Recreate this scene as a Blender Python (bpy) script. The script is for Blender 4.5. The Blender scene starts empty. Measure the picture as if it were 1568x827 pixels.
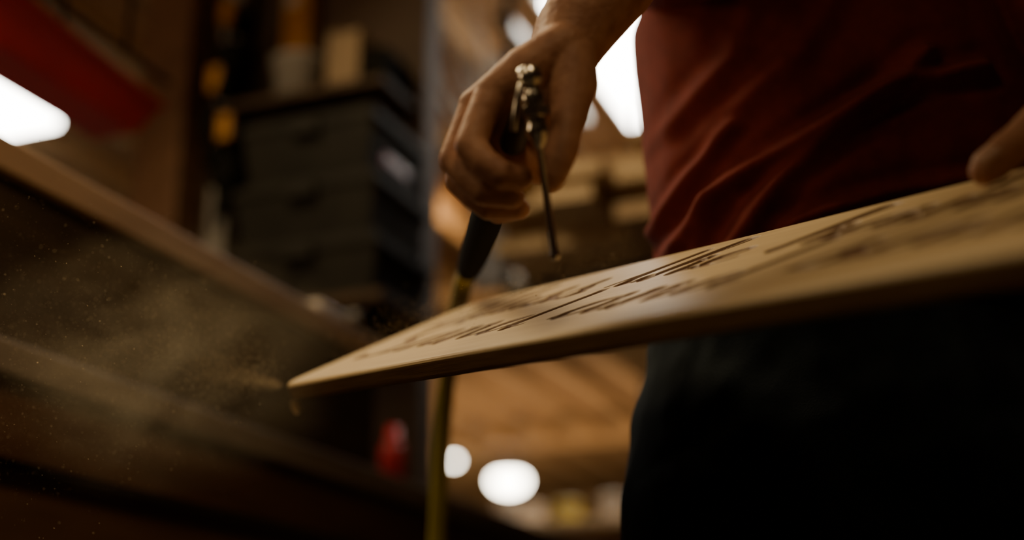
import bpy, bmesh, math, random
import numpy as np
from mathutils import Vector, Matrix, noise
random.seed(4); np.random.seed(4)
S=bpy.context.scene
PHI=math.radians(21.4)

# ------------------------------------------------------------ materials
def mat(name,c1,c2=None,rough=0.6,metal=0.0,scale=8.0,stretch=(1,1,1),bump=0.0,bscale=None,emit=None,estr=0,detail=6,spec=0.5,contrast=(0.3,0.7),sheen=0):
    m=bpy.data.materials.new(name); m.use_nodes=True
    nt=m.node_tree; N=nt.nodes; L=nt.links
    b=N['Principled BSDF']
    b.inputs['Roughness'].default_value=rough; b.inputs['Metallic'].default_value=metal
    b.inputs['Specular IOR Level'].default_value=spec
    if sheen: b.inputs['Sheen Weight'].default_value=sheen
    tc=N.new('ShaderNodeTexCoord'); mp=N.new('ShaderNodeMapping'); mp.inputs['Scale'].default_value=stretch
    L.new(tc.outputs['Object'],mp.inputs['Vector'])
    nz=N.new('ShaderNodeTexNoise'); nz.inputs['Scale'].default_value=scale; nz.inputs['Detail'].default_value=detail
    L.new(mp.outputs['Vector'],nz.inputs['Vector'])
    cr=N.new('ShaderNodeValToRGB'); cr.color_ramp.elements[0].position=contrast[0]; cr.color_ramp.elements[1].position=contrast[1]
    c2=c2 or tuple(x*0.75 for x in c1)
    cr.color_ramp.elements[0].color=(*c2,1); cr.color_ramp.elements[1].color=(*c1,1)
    L.new(nz.outputs['Fac'],cr.inputs['Fac']); L.new(cr.outputs['Color'],b.inputs['Base Color'])
    if bump:
        n2=N.new('ShaderNodeTexNoise'); n2.inputs['Scale'].default_value=bscale or scale*4; n2.inputs['Detail'].default_value=5
        L.new(mp.outputs['Vector'],n2.inputs['Vector'])
        bp=N.new('ShaderNodeBump'); bp.inputs['Strength'].default_value=bump; bp.inputs['Distance'].default_value=0.002
        L.new(n2.outputs['Fac'],bp.inputs['Height']); L.new(bp.outputs['Normal'],b.inputs['Normal'])
    if emit:
        b.inputs['Emission Color'].default_value=(*emit,1); b.inputs['Emission Strength'].default_value=estr
    return m
M={}
M['ply']=mat('birch_face',(0.70,0.52,0.27),(0.60,0.42,0.20),0.55,scale=6,stretch=(1,14,14),bump=0.1,bscale=60)
M['plyedge']=mat('board_edge_wood',(0.34,0.19,0.068),(0.19,0.10,0.038),0.6,scale=30,stretch=(0.5,1,12),bump=0.2)
M['pine']=mat('pine_wood',(0.48,0.31,0.14),(0.33,0.20,0.09),0.6,scale=5,stretch=(8,0.8,8),bump=0.15)
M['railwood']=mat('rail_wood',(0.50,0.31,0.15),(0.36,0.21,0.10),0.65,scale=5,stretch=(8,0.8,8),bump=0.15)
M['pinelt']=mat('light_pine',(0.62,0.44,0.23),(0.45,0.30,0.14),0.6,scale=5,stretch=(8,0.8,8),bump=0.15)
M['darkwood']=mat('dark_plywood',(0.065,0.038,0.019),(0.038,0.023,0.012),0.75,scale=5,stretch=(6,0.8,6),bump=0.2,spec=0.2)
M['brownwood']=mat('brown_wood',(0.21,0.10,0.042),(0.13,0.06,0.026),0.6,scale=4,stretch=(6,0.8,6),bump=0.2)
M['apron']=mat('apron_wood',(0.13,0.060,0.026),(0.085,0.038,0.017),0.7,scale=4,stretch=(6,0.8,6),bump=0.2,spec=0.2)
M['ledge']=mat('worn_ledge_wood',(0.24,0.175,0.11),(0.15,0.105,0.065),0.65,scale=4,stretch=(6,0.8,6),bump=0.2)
M['ceil']=mat('ceiling_boards',(0.33,0.20,0.10),(0.20,0.11,0.05),0.7,scale=3,stretch=(6,0.5,1),bump=0.2)
M['joist']=mat('joist_wood',(0.44,0.27,0.12),(0.26,0.15,0.07),0.7,scale=3,stretch=(6,0.5,1),bump=0.2)
M['wall']=mat('wall_board',(0.10,0.060,0.034),(0.055,0.034,0.02),0.8,scale=3,bump=0.2)
M['floor']=mat('concrete',(0.14,0.12,0.10),(0.08,0.07,0.06),0.8,scale=3,bump=0.3)
M['grey']=mat('grey_plastic',(0.018,0.015,0.010),(0.011,0.009,0.0062),0.7,scale=10,spec=0.15)
M['black']=mat('black_plastic',(0.010,0.009,0.007),(0.007,0.0065,0.005),0.9,scale=10,spec=0.03)
M['steel']=mat('painted_steel',(0.32,0.29,0.24),(0.22,0.20,0.17),0.5,scale=6)
M['chrome']=mat('chrome',(0.72,0.66,0.56),(0.56,0.50,0.42),0.2,1.0,scale=40,bump=0.03)
M['grip']=mat('dark_grip',(0.05,0.04,0.03),(0.03,0.025,0.02),0.5,scale=40,bump=0.03)
M['red']=mat('red_plastic',(0.50,0.018,0.030),(0.36,0.012,0.022),0.35,scale=6)
M['orange']=mat('orange_plastic',(0.45,0.20,0.02),(0.34,0.14,0.015),0.45,scale=6)
M['yellow']=mat('yellow_rubber',(0.40,0.32,0.042),(0.30,0.24,0.03),0.55,scale=20)
M['white']=mat('white_plastic',(0.55,0.50,0.42),(0.42,0.38,0.31),0.5,scale=8)
M['card']=mat('cardboard',(0.24,0.16,0.08),(0.18,0.12,0.06),0.8,scale=8)
M['purple']=mat('purple_plastic',(0.38,0.20,0.32),(0.30,0.15,0.26),0.4,scale=8)
M['skin']=mat('skin',(0.54,0.27,0.15),(0.38,0.17,0.092),0.55,scale=45,bump=0.5,bscale=170,contrast=(0.35,0.65),spec=0.35)
M['nail']=mat('fingernail',(0.68,0.42,0.30),(0.58,0.35,0.25),0.3,scale=40)
M['shirt']=mat('red_cotton',(0.195,0.024,0.014),(0.145,0.017,0.010),0.9,scale=60,bump=0.3,bscale=500,sheen=0.05,spec=0.2)
M['jeans']=mat('dark_denim',(0.034,0.046,0.055),(0.019,0.028,0.036),0.9,scale=30,bump=0.4,bscale=600,spec=0.2)
M['leather']=mat('boot_leather',(0.08,0.045,0.02),None,0.5,scale=20)
M['hair']=mat('brown_hair',(0.05,0.028,0.015),None,0.6,scale=60,bump=0.8)
M['tube']=mat('lit_diffuser',(0.9,0.9,0.9),None,0.5,emit=(1.0,0.94,0.84),estr=26)
M['bulb']=mat('lit_bulb',(0.9,0.9,0.9),None,0.5,emit=(1.0,0.90,0.72),estr=32)
M['dust']=mat('sawdust',(0.85,0.66,0.40),None,0.9,scale=50)
m=M['ply']; nt=m.node_tree; N=nt.nodes; L=nt.links; b=N['Principled BSDF']
at=N.new('ShaderNodeAttribute'); at.attribute_name='carve'
mx=N.new('ShaderNodeMix'); mx.data_type='RGBA'
src=b.inputs['Base Color'].links[0].from_socket
L.new(at.outputs['Fac'],mx.inputs[0]); L.new(src,mx.inputs[6]); mx.inputs[7].default_value=(0.20,0.088,0.028,1)
L.new(mx.outputs[2],b.inputs['Base Color'])

# ------------------------------------------------------------ helpers
def link(o,parent=None):
    S.collection.objects.link(o)
    if parent: o.parent=parent
    return o
def group(name,loc=(0,0,0),rot=(0,0,0)):
    e=bpy.data.objects.new(name,None); e.empty_display_size=0.05; e.location=loc; e.rotation_euler=rot
    return link(e)
def room(name): return group(name,rot=(0,0,-PHI))
def obj_bm(bm,name,m,parent=None,smooth=False):
    me=bpy.data.meshes.new(name); bm.normal_update(); bm.to_mesh(me); bm.free()
    if m: me.materials.append(m)
    if smooth:
        for p in me.polygons: p.use_smooth=True
    return link(bpy.data.objects.new(name,me),parent)
def box(parent,name,lo,hi,m,bev=0.004,rot=None):
    lo=Vector(lo);hi=Vector(hi); c=(lo+hi)/2; s=hi-lo
    bm=bmesh.new(); bmesh.ops.create_cube(bm,size=1)
    for v in bm.verts: v.co=Vector((v.co.x*s.x,v.co.y*s.y,v.co.z*s.z))
    if bev>0: bmesh.ops.bevel(bm,geom=bm.edges[:],offset=min(bev,min(s)*0.3),segments=2,affect='EDGES',profile=0.5)
    o=obj_bm(bm,name,m,parent); o.location=c
    if rot: o.rotation_euler=rot
    return o
def lathe(parent,name,p0,p1,prof,m,seg=32,smooth=True):
    p0=Vector(p0);p1=Vector(p1); ax=(p1-p0); Lg=ax.length; q=ax.to_track_quat('Z','Y')
    bm=bmesh.new(); rings=[]
    for t,r in prof:
        rings.append([bm.verts.new(p0+q@Vector((r*math.cos(2*math.pi*i/seg),r*math.sin(2*math.pi*i/seg),t*Lg))) for i in range(seg)])
    for a,bb in zip(rings,rings[1:]):
        for i in range(seg): bm.faces.new((a[i],a[(i+1)%seg],bb[(i+1)%seg],bb[i]))
    bm.faces.new(rings[0][::-1]); bm.faces.new(rings[-1])
    return obj_bm(bm,name,m,parent,smooth)
def curve(parent,name,pts,r,m,radii=None):
    cu=bpy.data.curves.new(name,'CURVE'); cu.dimensions='3D'; cu.bevel_depth=r; cu.bevel_resolution=6; cu.resolution_u=12; cu.use_fill_caps=True
    sp=cu.splines.new('NURBS'); sp.points.add(len(pts)-1)
    for i,p in enumerate(pts):
        sp.points[i].co=(*p,1); sp.points[i].radius=radii[i] if radii else 1
    sp.use_endpoint_u=True; sp.order_u=4
    cu.materials.append(m)
    return link(bpy.data.objects.new(name,cu),parent)
def add_capsules(bm,chains,seg=20):
    for ch in chains:
        for p,r in ch:
            bmesh.ops.create_uvsphere(bm,u_segments=seg,v_segments=12,radius=r,matrix=Matrix.Translation(p))
        for (p,r),(q,s) in zip(ch,ch[1:]):
            p=Vector(p);q=Vector(q); d=q-p
            if d.length<1e-6: continue
            mt=Matrix.Translation((p+q)/2)@d.to_track_quat('Z','Y').to_matrix().to_4x4()
            bmesh.ops.create_cone(bm,cap_ends=True,segments=seg,radius1=r,radius2=s,depth=d.length,matrix=mt)
def remesh(o,vox,it=4,fac=0.5):
    r=o.modifiers.new('r','REMESH'); r.mode='VOXEL'; r.voxel_size=vox; r.use_smooth_shade=True
    s=o.modifiers.new('s','SMOOTH'); s.iterations=it; s.factor=fac

# ------------------------------------------------------------ room shell (rotated grid)
def shell(name,lo,hi,m):
    o=box(None,name,lo,hi,m,0)
    c=Vector(o.location); o.location=Matrix.Rotation(-PHI,3,'Z')@c; o.rotation_euler=(0,0,-PHI); return o
ZC=3.0
AL=-8.0
shell('floor',(AL,-2.6,-0.1),(3.2,17,0),M['floor'])
shell('ceiling',(AL,-2.6,ZC+0.14),(3.2,17,ZC+0.24),M['ceil'])
shell('wall_left',(AL-0.1,-2.6,0),(AL,17,ZC+0.14),M['wall'])
shell('wall_right',(3.2,-2.6,0),(3.3,17,ZC+0.14),M['wall'])
shell('wall_back',(AL-0.1,17,0),(3.3,17.1,ZC+0.14),M['wall'])
shell('wall_front',(AL-0.1,-2.7,0),(3.3,-2.6,ZC+0.14),M['wall'])
shell('wall_partition',(-2.17,2.72,1.167),(-1.30,2.80,ZC-0.001),M['wall'])
J=room('ceiling_joists')
a=AL+0.1
k=0
while a<3.1:
    box(J,'joist_%d'%k,(a,-2.5,ZC),(a+0.045,16.9,ZC+0.14),M['joist'],0.003); a+=0.41; k+=1
for i,bb in enumerate((6.5,10.5,14.2)):
    box(J,'cross_beam_%d'%i,(AL+0.05,bb,ZC-0.10),(3.15,bb+0.12,ZC),M['joist'],0.004)

def strip(a0,a1,b0,b1,nm='ceiling_light'):
    g=room(nm)
    box(g,'housing',(a0-0.03,b0-0.03,ZC-0.03),(a1+0.03,b1+0.03,ZC),M['white'],0.005)
    box(g,'diffuser',(a0,b0,ZC-0.07),(a1,b1,ZC-0.031),M['tube'],0.01)
strip(-1.300,-0.90,3.6,5.15)
strip(-4.15,-3.43,3.24,3.78)
def pendant(x,y,z,rx,rz):
    g=group('pendant_lamp',(x,y,z))
    bm=bmesh.new(); bmesh.ops.create_uvsphere(bm,u_segments=24,v_segments=14,radius=1)
    for v in bm.verts: v.co=Vector((v.co.x*rx,v.co.y*rx,v.co.z*rz*(1 if v.co.z<0 else 0.7)))
    obj_bm(bm,'globe',M['bulb'],g,True)
    lathe(g,'shade',(0,0,rz*0.4),(0,0,rz*1.3),[(0,rx*1.1),(0.6,rx*0.7),(1,0.04)],M['steel'])
    lathe(g,'cord',(0,0,rz*1.2),(0,0,ZC+0.0-z),[(0,0.01),(1,0.01)],M['black'],8)
pendant(-0.03,12.2,2.75,0.16,0.105)
pendant(-0.52,11.6,2.83,0.035,0.035)

# ------------------------------------------------------------ workbench (left)
A0=-0.666*0.931-1.555*0.365
B0=-0.666*0.365+1.555*0.931
W=room('workbench')
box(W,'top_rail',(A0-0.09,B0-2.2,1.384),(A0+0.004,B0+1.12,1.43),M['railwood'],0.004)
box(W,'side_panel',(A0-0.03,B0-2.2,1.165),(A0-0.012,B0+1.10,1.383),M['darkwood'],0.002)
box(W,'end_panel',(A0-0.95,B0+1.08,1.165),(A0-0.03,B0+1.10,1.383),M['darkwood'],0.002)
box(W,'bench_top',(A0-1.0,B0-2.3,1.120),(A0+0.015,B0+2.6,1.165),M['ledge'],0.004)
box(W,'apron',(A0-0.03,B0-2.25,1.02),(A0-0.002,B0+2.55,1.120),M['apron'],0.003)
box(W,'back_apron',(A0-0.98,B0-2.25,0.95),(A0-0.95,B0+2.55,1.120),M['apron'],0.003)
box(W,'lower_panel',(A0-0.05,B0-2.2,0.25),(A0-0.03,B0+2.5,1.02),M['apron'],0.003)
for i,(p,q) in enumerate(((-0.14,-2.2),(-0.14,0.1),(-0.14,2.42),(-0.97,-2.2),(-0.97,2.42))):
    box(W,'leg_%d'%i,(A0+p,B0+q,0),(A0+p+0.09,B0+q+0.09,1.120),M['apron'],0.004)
g=room('rail_clamp')
box(g,'jaw',(A0-0.075,B0+0.86,1.431),(A0-0.01,B0+0.97,1.456),M['white'],0.004)
lathe(g,'screw',(A0-0.03,B0+1.03,1.431),(A0-0.03,B0+1.03,1.480),[(0,0.004),(0.7,0.004),(0.72,0.010),(1,0.009)],M['steel'],14)
box(g,'bar',(A0-0.045,B0+0.94,1.431),(A0-0.02,B0+1.05,1.440),M['black'],0.002)
def bottle(nm,x,y,z,r,h,m1,m2):
    g=group(nm,(x,y,z))
    lathe(g,'body',(0,0,0),(0,0,h*0.72),[(0,r*0.9),(0.04,r),(0.85,r),(0.95,r*0.8),(1,r*0.6)],m1)
    lathe(g,'cap',(0,0,h*0.70),(0,0,h),[(0,r*0.7),(0.3,r*0.7),(0.32,r*0.6),(1,r*0.5)],m2)
bottle('glue_bottle',-0.252,2.745,1.166,0.027,0.125,M['red'],M['red'])

# ------------------------------------------------------------ shelf unit deeper in the shop
g=room('storage_shelf')
SB=4.6
for i,z in enumerate((0.5,1.0,1.36)):
    box(g,'shelf_%d'%i,(-2.2,SB,z),(-0.6,SB+0.45,z+0.03),M['pine'],0.003)
for i,(aa,bb) in enumerate(((-2.2,SB),(-0.65,SB),(-2.2,SB+0.4),(-0.65,SB+0.4))):
    box(g,'post_%d'%i,(aa,bb,0),(aa+0.05,bb+0.05,1.36),M['pine'],0.003)
box(g,'back_board',(-2.2,SB+0.45,0.4),(-0.6,SB+0.462,1.36),M['brownwood'],0.002)
def on_room(a,b): 
    v=Matrix.Rotation(-PHI,3,'Z')@Vector((a,b,0)); return v.x,v.y
for i,(aa,bb,r,h,m1) in enumerate(((-1.78,4.75,0.05,0.07,'white'),(-1.62,4.72,0.05,0.07,'yellow'),(-1.47,4.8,0.045,0.10,'steel'),(-1.33,4.75,0.06,0.08,'white'),(-1.2,4.82,0.05,0.11,'pine'),(-1.9,4.8,0.05,0.10,'steel'),(-1.08,4.75,0.07,0.07,'white'))):
    x,y=on_room(aa,bb)
    gg=group('paint_tin',(x,y,1.391))
    lathe(gg,'tin',(0,0,0),(0,0,h),[(0,r),(0.06,r*1.03),(0.1,r),(0.9,r),(0.93,r*1.04),(1,r*1.04)],M[m1])
    lathe(gg,'lid',(0,0,h),(0,0,h+0.008),[(0,r*0.9),(1,r*0.88)],M['steel'])

# ------------------------------------------------------------ stacked totes on partition shelf
CA,CB=-1.284,2.416
g=room('wall_shelf')
box(g,'plank',(CA-0.55,CB-0.03,1.555),(CA+0.05,2.715,1.58),M['darkwood'],0.003)
for i,aa in enumerate((CA-0.45,CA-0.02)):
    box(g,'bracket_%d'%i,(aa,CB+0.02,1.50),(aa+0.02,2.715,1.555),M['black'],0.002)
def tote(a1,b0,z0,w,d,h,m,label=False):
    g=room('storage_tote')
    bm=bmesh.new()
    def ring(ax0,ax1,by0,by1,z): return [bm.verts.new(p) for p in ((ax0,by0,z),(ax1,by0,z),(ax1,by1,z),(ax0,by1,z))]
    t=0.022
    R=[ring(a1-w+t,a1-t,b0+t,b0+d-t,z0),ring(a1-w+0.006,a1-0.006,b0+0.006,b0+d-0.006,z0+h*0.72),ring(a1-w,a1,b0,b0+d,z0+h*0.74),ring(a1-w,a1,b0,b0+d,z0+h*0.90),
       ring(a1-w+0.012,a1-0.012,b0+0.012,b0+d-0.012,z0+h*0.92),ring(a1-w+0.02,a1-0.02,b0+0.02,b0+d-0.02,z0+h)]
    for p,q in zip(R,R[1:]):
        for i in range(4): bm.faces.new((p[i],p[(i+1)%4],q[(i+1)%4],q[i]))
    bm.faces.new(R[0][::-1]); bm.faces.new(R[-1])
    bmesh.ops.bevel(bm,geom=bm.edges[:],offset=0.003,segments=2,affect='EDGES')
    obj_bm(bm,'tub',m,g)
    box(g,'latch',(a1-w*0.6,b0-0.012,z0+h*0.62),(a1-w*0.4,b0+0.002,z0+h*0.86),m,0.003)
    if label: box(g,'label',(a1-0.008,b0+0.06,z0+0.025),(a1+0.003,b0+0.18,z0+0.05),M['purple'],0.002)
tote(CA+0.03,CB-0.02,1.581,0.40,0.29,0.150,M['grey'])
tote(CA+0.015,CB-0.01,1.732,0.38,0.29,0.155,M['grey'])
tote(CA,CB,1.888,0.36,0.29,0.165,M['grey'],True)

# red parts bins hanging on a rail
ZR0,ZR1=1.870,1.995
def redbin(b0,b1,a0=-1.775,a1=-1.635,z0=ZR0,z1=ZR1):
    g=room('parts_bin')
    bm=bmesh.new()
    def ring(x0,x1,y0,y1,z,zf=None): return [bm.verts.new(p) for p in ((x0,y0,z),(x1,y0,z),(x1,y1,zf or z),(x0,y1,zf or z))]
    t=0.006
    R=[ring(a0+0.015,a1-0.015,b0+0.01,b1-0.05,z0),ring(a0,a1,b0,b1,z1-0.012,z1-0.05),ring(a0-0.008,a1+0.008,b0-0.005,b1+0.008,z1-0.010,z1-0.048),ring(a0-0.008,a1+0.008,b0-0.005,b1+0.008,z1,z1-0.038),
       ring(a0+t,a1-t,b0+t,b1-t,z1,z1-0.038),ring(a0+0.015+t,a1-0.015-t,b0+0.01+t,b1-0.05-t,z0+t)]
    for p,q in zip(R,R[1:]):
        for i in range(4): bm.faces.new((p[i],p[(i+1)%4],q[(i+1)%4],q[i]))
    bm.faces.new(R[0][::-1]); bm.faces.new(R[-1])
    bmesh.ops.bevel(bm,geom=bm.edges[:],offset=0.002,segments=2,affect='EDGES')
    obj_bm(bm,'bin_shell',M['red'],g)
    box(g,'label_slot',(a0+0.04,b1-0.03,z0+0.03),(a1-0.04,b1-0.01,z0+0.06),M['red'],0.002)
redbin(1.58,2.10); redbin(1.04,1.56); redbin(0.5,1.02)
g=room('bin_rail')
for i,aa in enumerate((-1.80,-1.625)):
    box(g,'rail_%d'%i,(aa,0.4,ZR1+0.001),(aa+0.012,2.10,ZR1+0.012),M['black'],0.002)
    for j,bb in enumerate((0.5,1.2,1.95)):
        lathe(g,'rod_%d_%d'%(i,j),(aa+0.006,bb,ZR1+0.01),(aa+0.006,bb,ZC+0.14),[(0,0.005),(1,0.005)],M['black'],8)

# posts & hanging tools on the partition
g=room('partition_post')
box(g,'timber',(-2.10,2.60,1.167),(-1.95,2.715,ZC-0.001),M['brownwood'],0.005)
g=room('steel_upright')
box(g,'channel',(-1.865,2.62,1.167),(-1.81,2.66,2.95),M['steel'],0.003)
for k in range(14): box(g,'slot_%d'%k,(-1.845,2.616,1.6+k*0.09),(-1.83,2.621,1.64+k*0.09),M['black'],0)
def clamp(a,z0,z1,b=2.58):
    g=room('bar_clamp')
    box(g,'bar',(a-0.01,b,z0),(a+0.01,b+0.008,z1),M['black'],0.001)
    box(g,'fixed_jaw',(a-0.03,b-0.07,z1-0.05),(a+0.03,b+0.012,z1),M['black'],0.006)
    box(g,'sliding_jaw',(a-0.035,b-0.08,z0+0.06),(a+0.035,b+0.015,z0+0.14),M['black'],0.008)
    lathe(g,'grip',(a,b-0.05,z0+0.07),(a+0.01,b-0.09,z0-0.03),[(0,0.012),(0.2,0.018),(0.8,0.018),(1,0.012)],M['black'],16)
    box(g,'pad',(a-0.018,b-0.085,z1-0.06),(a+0.018,b-0.065,z1+0.01),M['orange'],0.005)
clamp(-1.79,2.02,2.26); clamp(-1.77,2.20,2.45); clamp(-1.75,1.88,2.12)
g=room('yellow_level')
box(g,'beam',(-1.70,2.66,2.30),(-1.62,2.70,2.78),M['orange'],0.004)
box(g,'vial',(-1.69,2.655,2.5),(-1.65,2.66,2.54),M['white'],0.001)
x,y=on_room(-1.60,2.60)
gg=group('plastic_bucket',(x,y,2.16)); lathe(gg,'tub',(0,0,0),(0,0,0.13),[(0,0.06),(0.9,0.07),(0.92,0.076),(1,0.076)],M['steel'])
g=room('tool_shelf'); box(g,'plank',(-1.74,2.50,2.14),(-1.31,2.715,2.159),M['darkwood'],0.002)
box(g,'bracket',(-1.61,2.6,2.08),(-1.59,2.715,2.14),M['black'],0.002)
for i,(aa,w,h,m1) in enumerate(((-1.49,0.09,0.16,'card'),(-1.385,0.06,0.10,'black'))):
    g=room('cardboard_box' if m1=='card' else 'tool_case')
    box(g,'carton',(aa,2.54,2.16),(aa+w,2.70,2.16+h),M[m1],0.003); box(g,'flap',(aa-0.002,2.535,2.16+h),(aa+w*0.5,2.70,2.163+h),M[m1],0.001)

# conduit + wires
g=room('steel_conduit')
cx,cb=-1.62,4.0
lathe(g,'pipe',(cx,cb,2.15),(cx,cb,ZC),[(0,0.035),(1,0.035)],M['steel'],18)
lathe(g,'pipe_thin',(cx-0.09,cb,2.2),(cx-0.09,cb,ZC),[(0,0.014),(1,0.014)],M['steel'],12)
for k in range(5):
    curve(g,'wire_%d'%k,[(cx-0.3+0.12*k,cb-0.4,ZC-0.01),(cx-0.1+0.05*k,cb-0.1,2.75-0.03*k),(cx+0.02*k,cb+0.02,2.45-0.05*k)],0.007,M['steel'])
box(g,'box',(cx-0.08,cb-0.04,2.1),(cx+0.07,cb+0.04,2.28),M['steel'],0.005)
g=room('fluorescent_batten')
box(g,'batten',(-1.36,3.3,2.72),(-1.31,4.1,2.76),M['steel'],0.005)
lathe(g,'hanger_a',(-1.335,3.4,2.76),(-1.335,3.4,ZC),[(0,0.005),(1,0.005)],M['steel'],8)
lathe(g,'hanger_b',(-1.335,4.0,2.76),(-1.335,4.0,ZC),[(0,0.005),(1,0.005)],M['steel'],8)

# overhead lumber rack
g=room('lumber_rack')
for i,bb in enumerate((3.0,4.3)):
    box(g,'arm_%d'%i,(-1.20,bb,1.72),(-0.2,bb+0.05,1.78),M['steel'],0.003)
    box(g,'hanger_%d'%i,(-0.22,bb,1.72),(-0.17,bb+0.05,ZC),M['steel'],0.003)
    box(g,'hanger_in_%d'%i,(-1.20,bb,1.72),(-1.18,bb+0.03,ZC),M['black'],0.003)
random.seed(11)
aa=-1.2; k=0
g=room('lumber_stack')
zs=1.782
for row in range(7):
    aa=-1.16+random.uniform(0,0.03)
    th=random.choice((0.02,0.038,0.038))
    while aa<-0.35:
        w=random.choice((0.09,0.14,0.19)); st=2.75+random.uniform(-0.12,0.28)
        if aa+w<-0.25 and not (row>4 and random.random()<0.45):
            box(g,'plank_%d'%k,(aa,st,zs),(aa+w,st+2.1+random.uniform(0,0.3),zs+th),M[random.choice(('pine','pinelt','pinelt','brownwood'))],0.002); k+=1
        aa+=w+random.uniform(0.004,0.03)
    zs+=th+0.001

# ------------------------------------------------------------ carved sign board
A=Vector((-0.246,1.4145,1.0641)); e1=Vector((0.533,-0.8369,-0.1286)).normalized()
e2=Vector((0.771,0.4174,0.4813)); e2=(e2-e1*e2.dot(e1)).normalized(); e3=e1.cross(e2)
A=A-e1*0.02
BM=Matrix((( e1.x,e2.x,e3.x,A.x),(e1.y,e2.y,e3.y,A.y),(e1.z,e2.z,e3.z,A.z),(0,0,0,1)))
LB,WB,R,TH=1.18,0.268,0.026,0.021
G={'a':[(0,.05),(.22,.4),(.36,.44),(.16,.4),(.06,.16),(.16,.0),(.34,.2),(.4,.44),(.38,.1),(.48,.0),(.58,.08)],
'e':[(0,.05),(.2,.18),(.3,.36),(.2,.45),(.08,.28),(.12,.04),(.28,.0),(.42,.1)],
'h':[(0,.05),(.2,.5),(.3,.95),(.18,.98),(.12,.5),(.1,0),(.2,.35),(.34,.44),(.38,.25),(.38,.02),(.52,.06)],
'i':[(0,.05),(.12,.25),(.18,.44),(.16,.1),(.24,0),(.34,.07)],
'l':[(0,.05),(.2,.5),(.28,.95),(.16,.97),(.12,.5),(.14,.05),(.26,0),(.36,.08)],
'm':[(0,.05),(.1,.42),(.12,.0),(.22,.4),(.32,.4),(.34,.0),(.44,.4),(.54,.42),(.56,.08),(.64,0),(.74,.07)],
'n':[(0,.05),(.1,.42),(.12,.0),(.24,.4),(.36,.42),(.38,.08),(.46,0),(.56,.07)],
'o':[(0,.1),(.2,.43),(.08,.3),(.08,.08),(.22,0),(.36,.15),(.34,.38),(.2,.44),(.3,.36),(.5,.38)],
'r':[(0,.05),(.12,.5),(.16,.42),(.3,.42),(.28,.1),(.38,0),(.46,.08)],
's':[(0,.05),(.2,.5),(.2,.36),(.32,.16),(.22,0),(.06,.04),(.3,.0),(.44,.08)],
't':[(0,.05),(.2,.6),(.24,.9),(.18,.4),(.2,.04),(.32,0),(.4,.08)],
'd':[(0,.1),(.24,.42),(.1,.34),(.06,.1),(.18,0),(.34,.3),(.44,.98),(.38,.3),(.4,.02),(.54,.07)],
'B':[(0.05,.9),(.15,1.05),(.14,.5),(.08,0),(.12,.6),(.2,1.02),(.5,1.0),(.46,.66),(.2,.55),(.55,.5),(.6,.15),(.35,0),(.1,.05),(.6,.02),(.75,.08)],
'S':[(.6,.9),(.45,1.05),(.2,.9),(.25,.6),(.5,.35),(.4,.05),(.1,0),(0,.15),(.2,.02),(.75,.06)]}
def cat(P,n=10):
    P=[P[0]]+P+[P[-1]]; out=[]
    for i in range(1,len(P)-2):
        p0,p1,p2,p3=[np.array(q) for q in P[i-1:i+3]]
        for t in np.linspace(0,1,n,endpoint=False):
            out.append(0.5*((2*p1)+(-p0+p2)*t+(2*p0-5*p1+4*p2-p3)*t*t+(-p0+3*p1-3*p2+p3)*t**3))
    return out
def textline(txt,s0,w0,H,slant=0.25,sx=1.0):
    samples=[]; x=0
    for word in txt.split(' '):
        P=[]
        for ch in word:
            g_=G[ch]; P+= [(x+p[0],p[1]) for p in g_]; x+=g_[-1][0]
        x+=0.34
        c=np.array(cat(P,14)); c=np.stack([s0+H*sx*(c[:,0]+slant*c[:,1]),w0+H*c[:,1]],1)
        d=np.r_[0,np.cumsum(np.hypot(*np.diff(c,axis=0).T))]
        t=np.arange(0,d[-1],0.0008); xs=np.interp(t,d,c[:,0]); ys=np.interp(t,d,c[:,1])
        dx=np.gradient(xs);dy=np.gradient(ys); ang=np.abs(dy)/(np.hypot(dx,dy)+1e-9)
        r=0.0040+0.0055*ang*(dy<0)+0.0008*ang
        samples.append(np.stack([xs,ys,r],1))
    return np.concatenate(samples)
smp=np.concatenate([textline('Bless the hands that',0.06,0.160,0.088,sx=1.45),
                    textline('Sand and salt so it',0.055,0.062,0.086,sx=1.65)])
dw=0.00115
wl=[R*(1-math.cos(math.radians(f))) for f in (0,6,12,18,24,30,36,42,48)]
wl+=list(np.arange(wl[-1]+dw,WB/2,dw)); wl=np.array(wl); wl=np.concatenate([wl,(WB-wl)[::-1]])
ns=int(LB/0.00115); nw=len(wl)
def s_in(w):
    q=np.where(w<R,R-w,np.where(w>WB-R,w-(WB-R),0)); return R-np.sqrt(np.maximum(R*R-q*q,0))
s0=s_in(wl); tt=np.linspace(0,1,ns)
SS=s0[:,None]+(LB-2*s0)[:,None]*tt[None,:]; WW=np.repeat(wl[:,None],ns,1)
D=np.zeros_like(SS)
for (x,y,r) in smp:
    if x>LB-0.02: continue
    i0,i1=np.searchsorted(wl,[y-r,y+r]); j0=int((x-r)/LB*(ns-1))-1; j1=int((x+r)/LB*(ns-1))+2
    if i0>=i1: continue
    d=r-np.hypot(SS[i0:i1,j0:j1]-x,WW[i0:i1,j0:j1]-y)
    D[i0:i1,j0:j1]=np.maximum(D[i0:i1,j0:j1],d)
ZZ=-np.minimum(D*0.9,0.0022); CV=np.clip(D/0.0007,0,1)
verts=np.stack([SS,WW,ZZ],2).reshape(-1,3)
idx=np.arange(nw*ns).reshape(nw,ns)
F=np.stack([idx[:-1,:-1],idx[:-1,1:],idx[1:,1:],idx[1:,:-1]],2).reshape(-1,4)
loop=list(idx[0,:])+list(idx[1:-1,-1])+list(idx[-1,::-1])+list(idx[1:-1,0][::-1])
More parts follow.
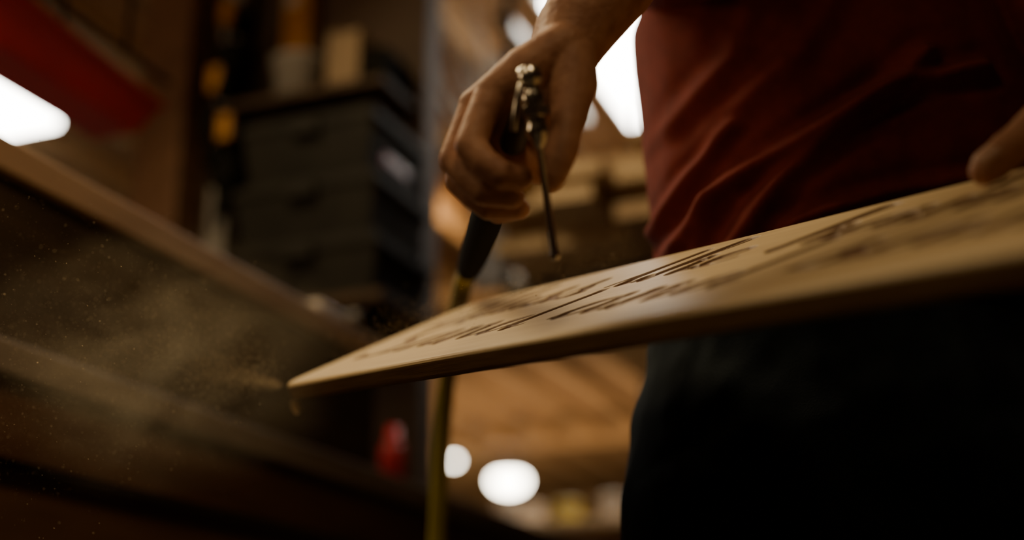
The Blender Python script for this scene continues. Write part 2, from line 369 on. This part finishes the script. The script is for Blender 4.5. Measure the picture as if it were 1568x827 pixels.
lp=verts[loop][:,:2]; n=len(loop)
tan=np.roll(lp,-1,0)-np.roll(lp,1,0); tan/=np.linalg.norm(tan,axis=1)[:,None]+1e-12
nor=np.stack([tan[:,1],-tan[:,0]],1)
allv=[verts]; prev=np.array(loop); base=len(verts); faces=[F]; mats=[np.zeros(len(F),int)]
rr=0.005
prof=[(rr*math.sin(math.radians(f)),-rr*(1-math.cos(math.radians(f)))) for f in (25,50,75,90)]+[(rr,-TH+rr)]+[(rr*math.cos(math.radians(f)),-TH+rr-rr*math.sin(math.radians(f))) for f in (30,60,90)]
for k,(o_,z_) in enumerate(prof):
    ring=np.concatenate([lp+nor*o_,np.full((n,1),z_)],1); allv.append(ring)
    cur=base+np.arange(n); base+=n
    faces.append(np.stack([prev,cur,np.roll(cur,-1),np.roll(prev,-1)],1)); mats.append(np.full(n,0 if k<3 else 1)); prev=cur
V=np.concatenate(allv); F=np.concatenate(faces); MI=np.concatenate(mats)
me=bpy.data.meshes.new('carved_wooden_sign')
fl=[tuple(f) for f in F.tolist()]+[tuple(prev[::-1].tolist())]
me.from_pydata(V.tolist(),[],fl)
me.materials.append(M['ply']); me.materials.append(M['plyedge'])
mi=np.concatenate([MI,[1]]).astype(np.int32); me.polygons.foreach_set('material_index',mi)
at=me.attributes.new('carve','FLOAT','POINT'); cvv=np.zeros(len(V)); cvv[:nw*ns]=CV.reshape(-1); at.data.foreach_set('value',cvv)
me.update()
sign=link(bpy.data.objects.new('carved_wooden_sign',me)); sign.matrix_world=BM
pts=[]
for k in range(26):
    t=k/25; an=t*9; rr_=0.009*(1-0.55*t)
    pts.append((-0.004+rr_*math.cos(an)-0.006*t,0.006+0.004*t,-0.020-0.010-rr_*math.sin(an)*1.0))
pts=[(0.004,0.004,-0.019)]+pts
cu=bpy.data.curves.new('wood_shaving','CURVE'); cu.dimensions='3D'; cu.extrude=0.003; cu.bevel_depth=0.0003
sp=cu.splines.new('NURBS'); sp.points.add(len(pts)-1)
for i,p in enumerate(pts): sp.points[i].co=(*(BM@Vector(p)),1)
sp.use_endpoint_u=True; cu.materials.append(M['pinelt']); link(bpy.data.objects.new('wood_shaving',cu))

# ------------------------------------------------------------ worker
wk=group('worker')
CT,ST=0.9478,0.3190
HO=Vector((0.0085,0.9706,1.1601))
def H(x,y,z):   # hand rest frame (mm), pitched 18.6 deg
    x,y,z=x/1000,y/1000,z/1000
    return HO+Vector((x,y*CT-z*ST,y*ST+z*CT))
def C(*l): return [(H(*p[:3]),p[3]/1000) for p in l]
elbow=H(150,130,275)
bm=bmesh.new()
ch=[C((150,130,275,46),(110,92,208,49),(72,55,140,43),(48,30,98,34),(38,18,76,29)),
    C((38,34,96,27),(26,30,60,25)),
    C((34,4,74,21),(2,-6,52,21),(-24,-13,34,15.5)),
    C((30,14,66,22),(-6,8,46,21),(-38,6,26,15)),
    C((26,24,62,22),(-12,24,40,19),(-44,26,12,13.5)),
    C((26,34,60,20),(-10,38,32,18),(-42,44,0,12.5)),
    C((30,10,60,25),(16,8,34,24),(14,18,6,20),(12,18,-20,17)),
    C((-10,12,24,22),(-18,10,-6,20),(-6,4,-22,17)),
    C((-24,-13,34,15),(-34,-26,12,12.5),(-41,-38,-10,12.8),(-30,-48,-24,11.4),(-17,-52,-34,11.6),(-2,-46,-36,10)),
    C((-38,6,26,14),(-48,-4,2,12.3),(-55,-13,-19,12.5),(-44,-26,-34,11.2),(-31,-35,-46,11.4),(-8,-34,-50,9.8)),
    C((-44,26,12,13),(-50,18,-12,11.6),(-52,9,-34,11.8),(-40,-4,-48,10.6),(-27,-12,-57,10.8),(-4,-13,-58,9.4)),
    C((-42,44,0,12),(-42,38,-22,10.6),(-41,32,-42,10.8),(-30,20,-53,9.6),(-20,12,-60,9.8),(-2,6,-58,8.6)),
    C((38,4,66,22),(40,-8,42,20.5),(37,-24,16,15.5),(34,-34,2,12.8),(31,-40,-12,13.6),(27,-46,-24,12.2),(24,-48,-34,10.7),(22,-49,-39,8.8))]
add_capsules(bm,ch)
o=obj_bm(bm,'right_arm_and_hand',M['skin'],wk); remesh(o,0.0016,7,0.5)
def Bp(s,w,n): return BM@Vector((s+0.02,w,n))
def CB_(*l): return [(Bp(*p[:3]),p[3]/1000) for p in l]
lw=Bp(0.83,0.40,0.035); lel=Vector((0.64,1.10,1.25))
bm=bmesh.new()
ch=[CB_((0.774,0.224,0.0115,10.5),(0.777,0.234,0.0140,13),(0.782,0.246,0.0185,13.8),(0.788,0.256,0.023,13),(0.796,0.272,0.030,14.2),(0.803,0.288,0.034,14),(0.808,0.304,0.036,16.5),(0.817,0.334,0.033,21),(0.825,0.37,0.035,24)),
    [(lw,0.028),(lw.lerp(lel,0.35),0.036),(lw.lerp(lel,0.75),0.045),(lel,0.044)],
    CB_((0.81,0.37,0.02,24),(0.81,0.34,0.005,20))]
for i,(sx,ln) in enumerate(((0.780,0),(0.802,0.008),(0.824,0.004),(0.845,-0.010))):
    ch.append(CB_((0.825,0.375,0.03,20),(sx+0.005,0.335,0.008,13),(sx,0.315-ln*0.3,-0.026,10.3),(sx-0.003,0.285-ln,-0.033,9.5),(sx-0.004,0.258-ln,-0.030,8.3)))
add_capsules(bm,ch)
o=obj_bm(bm,'left_arm_and_hand',M['skin'],wk); remesh(o,0.0016,6,0.5)
def nail(name,p,axis,up,w=0.0075,l=0.0085):
    axis=axis.normalized(); up=(up-axis*up.dot(axis)).normalized(); side=axis.cross(up)
    bm=bmesh.new(); G_=[]
    for i in range(9):
        row=[]
        for j in range(9):
            a_=(i/8*2-1); b_=(j/8*2-1)
            r_=(1-0.25*max(0,b_)**2)
            row.append(bm.verts.new(p+side*a_*w*r_+axis*b_*l*(1-0.12*a_*a_)+up*(-0.0036*a_*a_-0.0010*b_*b_)))
        G_.append(row)
    for i in range(8):
        for j in range(8): bm.faces.new((G_[i][j],G_[i+1][j],G_[i+1][j+1],G_[i][j+1]))
    o=obj_bm(bm,name,M['nail'],wk,True); s=o.modifiers.new('s','SOLIDIFY'); s.thickness=0.001; s.offset=0
tdir=(Bp(0.774,0.224,0.0115)-Bp(0.788,0.256,0.023)); tn=tdir.normalized()
nu=Vector((-.60,-.85,.72))
nail('left_thumb_nail',Bp(0.7760,0.2310,0.0134)+(nu-tn*nu.dot(tn)).normalized()*0.0128,tdir,nu,.0088,.0098)
td=H(24,-48,-36)-H(31,-40,-12); tn=td.normalized()
nu=H(40,-48,-34)-H(27,-46,-30)
nail('right_thumb_nail',H(26,-46.5,-27)+(nu-tn*nu.dot(tn)).normalized()*0.0112,td,nu)

# shirt
CX,CY=0.37,1.345
folds=[([(.205,1.165),(.257,1.235),(.335,1.297),(.41,1.36)],.013,.010),
([(.26,1.180),(.355,1.206),(.47,1.222)],.011,.009),
([(.150,1.225),(.178,1.262),(.215,1.30)],.009,.007),
([(.166,1.190),(.2,1.236),(.257,1.262),(.355,1.318),(.47,1.345)],.014,.009),
([(.16,1.14),(.185,1.19),(.19,1.23)],.008,.007),
([(.23,1.145),(.33,1.165),(.50,1.205)],.011,.010),
([(.165,1.33),(.22,1.38),(.24,1.45)],.006,.011),
([(.20,1.30),(.28,1.37),(.34,1.46)],.006,.012)]
def segd(x,z,P):
    best=9
    for (a,b),(c,d) in zip(P,P[1:]):
        vx,vz=c-a,d-b; t=max(0,min(1,((x-a)*vx+(z-b)*vz)/(vx*vx+vz*vz))); best=min(best,math.hypot(x-a-t*vx,z-b-t*vz))
    return best
def prof_at(z,T):
    for (z0,*p),(z1,*q) in zip(T,T[1:]):
        if z<=z1:
            t=(z-z0)/(z1-z0); t=max(0,min(1,t)); t=t*t*(3-2*t); return [a+(b-a)*t for a,b in zip(p,q)]
    return list(T[-1][1:])
Z0=1.105
TS=[(Z0,.226,.146,0),(1.13,.225,.146,0),(1.22,.215,.140,0),(1.36,.222,.140,0),(1.48,.228,.135,0),(1.56,.19,.11,.01),(1.60,.10,.075,.01),(1.63,.068,.068,.01)]
bm=bmesh.new(); NA,NZ=200,150; rings=[]
for k in range(NZ):
    z=Z0+(1.63-Z0)*k/(NZ-1); a,b,dy=prof_at(z,TS); ring=[]
    for i in range(NA):
        th=2*math.pi*i/NA; c,s=math.cos(th),math.sin(th); e=2/2.4
        x=a*math.copysign(abs(c)**e,c); y=b*math.copysign(abs(s)**e,s)
        nx,ny=c/a,s/b; l=math.hypot(nx,ny); nx/=l;ny/=l
        X,Z=CX+x,z; d=0
        if s<0.2:
            for P,am,sg in folds:
                q=segd(X,Z,P); d+=am*(math.exp(-(q/sg)**2)-0.35*math.exp(-((q-2.2*sg)/sg)**2))
        d+=0.006*noise.noise(Vector((X*7,y*7,z*5)))+0.002*noise.noise(Vector((X*30,y*30,z*14)))
        if z>1.5: d*=max(0,(1.6-z)/0.1)
        rot=0.20
        xx,yy=x+nx*d,y+ny*d+dy
        ring.append(bm.verts.new((CX+xx*math.cos(rot)-yy*math.sin(rot)*0.6,CY+yy*math.cos(rot)-xx*math.sin(rot)*0.6,z)))
    rings.append(ring)
for p,q in zip(rings,rings[1:]):
    for i in range(NA): bm.faces.new((p[i],p[(i+1)%NA],q[(i+1)%NA],q[i]))
bm.faces.new(rings[0][::-1]); bm.faces.new(rings[-1])
rs=Vector((0.205,1.36,1.545)); ls=Vector((0.555,1.28,1.52))
add_capsules(bm,[[(rs,0.070),(rs.lerp(elbow,0.45),0.062),(rs.lerp(elbow,0.68),0.062)],[(ls,0.072),(ls.lerp(lel,0.5),0.064),(ls.lerp(lel,0.7),0.064)]],32)
o=obj_bm(bm,'red_t_shirt',M['shirt'],wk,True); remesh(o,0.0032,2,0.4)
bm=bmesh.new(); add_capsules(bm,[[(rs,0.05),(rs.lerp(elbow,0.5),0.048),(elbow,0.043)],[(ls,0.05),(ls.lerp(lel,0.5),0.048),(lel,0.043)]],24)
o=obj_bm(bm,'upper_arms',M['skin'],wk,True); remesh(o,0.004,3,0.5)

# jeans
bm=bmesh.new(); NA=72; rings=[]
TJ=[(.80,.16,.10,0),(.84,.248,.145,0),(.92,.248,.150,0),(1.0,.236,.146,0),(1.08,.214,.132,0),(1.16,.200,.126,0)]
for k in range(50):
    z=.80+.36*k/49; a,b,dy=prof_at(z,TJ)
    rings.append([bm.verts.new((CX-0.008+a*math.copysign(abs(math.cos(t))**.86,math.cos(t))+0.004*noise.noise(Vector((math.cos(t)*4,math.sin(t)*4,z*16))),CY+b*math.copysign(abs(math.sin(t))**.86,math.sin(t))-a*math.cos(t)*0.12+0.007*noise.noise(Vector((math.cos(t)*6,math.sin(t)*6,z*24))),z)) for t in [2*math.pi*i/NA for i in range(NA)]])
for p,q in zip(rings,rings[1:]):
    for i in range(NA): bm.faces.new((p[i],p[(i+1)%NA],q[(i+1)%NA],q[i]))
bm.faces.new(rings[0][::-1]); bm.faces.new(rings[-1])
add_capsules(bm,[[(Vector((CX-.135,CY,.90)),.118),(Vector((CX-.15,CY-.01,.75)),.105),(Vector((CX-.165,CY-.02,.50)),.078),(Vector((CX-.175,CY+.01,.28)),.070),(Vector((CX-.18,CY+.03,.11)),.062)],
 [(Vector((CX+.125,CY,.90)),.118),(Vector((CX+.14,CY-.03,.75)),.105),(Vector((CX+.15,CY-.05,.50)),.078),(Vector((CX+.155,CY-.02,.28)),.070),(Vector((CX+.16,CY,.11)),.062)]],32)
o=obj_bm(bm,'dark_jeans',M['jeans'],wk,True); remesh(o,0.005,4,0.5)
for sx,yy in ((-.18,.03),(.16,0.0)):
    bm=bmesh.new(); px=CX+sx; py=CY+yy
    add_capsules(bm,[[(Vector((px,py+.03,.045)),.043),(Vector((px-.01,py-.08,.042)),.043),(Vector((px-.015,py-.17,.036)),.035)],[(Vector((px,py,.14)),.048),(Vector((px,py+.01,.05)),.045)]],20)
    for v in bm.verts: v.co.z=max(v.co.z,0.001)
    o=obj_bm(bm,'boot',M['leather'],wk,True); remesh(o,0.005,3,0.5)
hc=Vector((0.34,1.27,1.78))
bm=bmesh.new()
add_capsules(bm,[[(Vector((0.37,1.35,1.56)),.066),(Vector((0.355,1.31,1.68)),.058)]],28)
mt=Matrix.Translation(hc)@Matrix.Rotation(0.35,4,'X')
bmesh.ops.create_uvsphere(bm,u_segments=36,v_segments=24,radius=1,matrix=mt@Matrix.Diagonal((.076,.097,.105,1)))
bmesh.ops.create_uvsphere(bm,u_segments=28,v_segments=18,radius=1,matrix=mt@Matrix.Translation((0,-.030,-.065))@Matrix.Diagonal((.055,.062,.055,1)))
P=lambda x,y,z: mt@Vector((x,y,z))
add_capsules(bm,[[(P(0,-.094,.01),.009),(P(0,-.112,-.026),.013)],[(P(-.075,.01,.015),.010),(P(-.078,.012,-.03),.012),(P(-.074,.008,-.045),.008)],[(P(.075,.01,.015),.010),(P(.078,.012,-.03),.012),(P(.074,.008,-.045),.008)],
  [(P(-.045,-.082,.022),.010),(P(-.02,-.092,.020),.010)],[(P(.045,-.082,.022),.010),(P(.02,-.092,.020),.010)],[(P(-.022,-.088,-.062),.007),(P(0,-.095,-.062),.008),(P(.022,-.088,-.062),.007)]],14)
o=obj_bm(bm,'head',M['skin'],wk,True); remesh(o,0.003,3,0.5)
bm=bmesh.new()
bmesh.ops.create_uvsphere(bm,u_segments=36,v_segments=24,radius=1,matrix=mt@Matrix.Translation((0,.014,.022))@Matrix.Diagonal((.083,.098,.098,1)))
obj_bm(bm,'hair',M['hair'],wk,True)
for sx in (-.031,.031):
    bm=bmesh.new(); bmesh.ops.create_uvsphere(bm,u_segments=16,v_segments=10,radius=.0125,matrix=mt@Matrix.Translation((sx,-.083,.004))); obj_bm(bm,'eye',M['white'],wk,True)

# ------------------------------------------------------------ blow gun + hose
bg=group('air_blow_gun')
lathe(bg,'valve_body',H(4,-58,49),H(13,-62,-15),[(0,.006),(.03,.0095),(.16,.0105),(.20,.0105),(.23,.0075),(.30,.0072),(.34,.0095),(.52,.0098),(.56,.0082),(.72,.0080),(.76,.0094),(.84,.0094),(.90,.0066),(1,.0045)],M['chrome'],36)
lathe(bg,'nozzle_tube',H(12.5,-62,-12),H(25,-52,-100),[(0,.0036),(.03,.0030),(.93,.0030),(.95,.0040),(.99,.0040),(1,.002)],M['chrome'],20)
lathe(bg,'handle',H(6,-52,30),H(-25,50,-50),[(0,.007),(.1,.009),(.5,.011),(.9,.011),(1,.009)],M['grip'],28)
curve(bg,'lever',[H(-1,-66,34),H(-5,-71,22),H(-6,-72,8),H(-7,-70,-2)],0.0026,M['chrome'])
lathe(bg,'hex_collar',H(8.5,-60,18),H(9.5,-60.5,9),[(0,.0095),(.1,.0115),(.9,.0115),(1,.0095)],M['chrome'],6,False)
lathe(bg,'hose_fitting',H(-25,50,-50),H(-28,58,-54),[(0,.009),(.4,.010),(.45,.008),(1,.008)],M['chrome'],6,False)
hp=[H(-26,50,-50),Vector((-.022,1.12,1.150)),Vector((-.034,1.28,1.185)),Vector((-.0465,1.419,1.2075)),Vector((-.069,1.66,1.25)),Vector((-.088,1.817,1.215)),Vector((-.102,1.889,1.126)),Vector((-.111,1.947,.956)),Vector((-.12,1.98,.6)),Vector((-.13,2.0,.2)),Vector((-.15,1.9,.02)),Vector((-.1,1.5,.014)),Vector((.3,1.9,.014)),Vector((.9,2.4,.014))]
hs=group('air_hose')
curve(hs,'yellow_line',hp,0.0125,M['yellow'])
curve(hs,'strain_relief',[hp[0]]+hp[1:4]+[hp[3].lerp(hp[4],0.25)],0.0165,M['black'],[0.8,0.95,1,1,0.85])

# ------------------------------------------------------------ sawdust
rng=np.random.default_rng(2); bm=bmesh.new()
tip=A.copy()
def fleck(p,s):
    q=[Vector(rng.normal(size=3)).normalized()*s for _ in range(4)]
    v=[bm.verts.new(p+k) for k in q]
    for f in ((0,1,2),(0,2,3),(0,3,1),(1,3,2)): bm.faces.new([v[i] for i in f])
for _ in range(15000):
    t=rng.random()**0.9
    c=tip+Vector((-0.01-0.24*t,-0.05-0.14*t,0.004-0.01*t))
    p=c+Vector(rng.normal(size=3))*(0.012+0.075*t)
    fleck(p,0.00025+0.0007*rng.random()**6)
for _ in range(3000):
    t=rng.random(); c=tip+Vector((-0.002-0.09*t,-0.01-0.03*t,-0.004+0.012*t)); fleck(c+Vector(rng.normal(size=3))*(0.002+0.012*t),0.0004+0.0002*rng.random())
for _ in range(5000):
    s_=rng.random()**1.3*0.33; p=Bp(s_,0.05+rng.random()*0.24,0.003+abs(rng.normal())*0.018); fleck(p,0.00025+0.0005*rng.random()**3)
dc=group('sawdust_cloud')
obj_bm(bm,'flecks',M['dust'],dc)
hz=bpy.data.materials.new('dust_haze'); hz.use_nodes=True; nt=hz.node_tree; N=nt.nodes; L=nt.links
N.remove(N['Principled BSDF']); vs=N.new('ShaderNodeVolumeScatter'); vs.inputs['Color'].default_value=(0.92,0.70,0.42,1); vs.inputs['Anisotropy'].default_value=0.2
tc=N.new('ShaderNodeTexCoord'); nz=N.new('ShaderNodeTexNoise'); nz.inputs['Scale'].default_value=2.4; nz.inputs['Detail'].default_value=4; nz.inputs['Distortion'].default_value=0.8
ln=N.new('ShaderNodeVectorMath'); ln.operation='LENGTH'
mr=N.new('ShaderNodeMapRange'); mr.inputs['From Min'].default_value=1.0; mr.inputs['From Max'].default_value=0.1
mr2=N.new('ShaderNodeMapRange'); mr2.inputs['From Min'].default_value=0.40; mr2.inputs['From Max'].default_value=0.70; mr2.inputs['To Max'].default_value=4.5
mu=N.new('ShaderNodeMath'); mu.operation='MULTIPLY'
L.new(tc.outputs['Object'],nz.inputs['Vector']); L.new(tc.outputs['Object'],ln.inputs[0]); L.new(ln.outputs['Value'],mr.inputs['Value'])
L.new(nz.outputs['Fac'],mr2.inputs['Value']); L.new(mr.outputs['Result'],mu.inputs[0]); L.new(mr2.outputs['Result'],mu.inputs[1]); L.new(mu.outputs[0],vs.inputs['Density']); L.new(vs.outputs[0],N['Material Output'].inputs['Volume'])
try: hz.cycles.volume_step_rate=10
except Exception as ex: print(ex)
bm=bmesh.new(); bmesh.ops.create_uvsphere(bm,u_segments=24,v_segments=16,radius=1)
o=obj_bm(bm,'haze',hz,dc); o.location=(-0.375,1.34,1.07); o.scale=(0.22,0.14,0.15)

# ------------------------------------------------------------ lights
def area(name,loc,tgt,size,e,col,spread=180):
    l=bpy.data.lights.new(name,'AREA'); l.size=size; l.energy=e; l.color=col; l.spread=math.radians(spread)
    o=link(bpy.data.objects.new(name,l)); o.location=loc; o.rotation_euler=(Vector(tgt)-Vector(loc)).to_track_quat('-Z','Y').to_euler()
area('bench_lamp',(-0.9,1.9,2.75),(0.05,1.2,1.1),0.9,29,(1,0.77,0.45))
area('fill_bench',(0.1,-0.3,2.8),(-0.85,1.3,1.2),0.5,2.4,(1,0.74,0.42),55)  # unseen fill added to lift the bench face, not a shop fixture
area('fill_front',(-1.3,-0.4,2.9),(-0.5,1.7,1.1),1.0,8,(1,0.74,0.42))  # unseen general fill added from the front left, no lamp there
area('fill_rear',(0.3,5.5,2.85),(0.2,6.5,1.0),1.2,75,(1,0.70,0.38))  # area light added to brighten the background, no fixture modelled
area('fill_far_ceiling',(0.3,10.0,1.2),(-0.2,11.5,3.0),1.5,80,(1,0.73,0.42))  # upward area light added to brighten the far ceiling, no real lamp
area('fill_side',(-2.2,0.9,2.0),(-1.0,2.0,2.1),0.6,7,(1,0.72,0.42))  # unseen area light aimed towards the bins, no fixture modelled
wd=bpy.data.worlds.new('w'); S.world=wd; wd.use_nodes=True; wd.node_tree.nodes['Background'].inputs[0].default_value=(0.5,0.35,0.2,1); wd.node_tree.nodes['Background'].inputs[1].default_value=0.05

cam=bpy.data.cameras.new('camera'); cam.lens=45.9; cam.sensor_width=36; cam.clip_start=0.02; cam.clip_end=60
cam.dof.use_dof=True; cam.dof.focus_distance=1.18; cam.dof.aperture_fstop=1.5
co=link(bpy.data.objects.new('camera',cam)); co.location=(0,0,0.72); co.rotation_euler=(math.radians(108.6),0,0)
S.camera=co
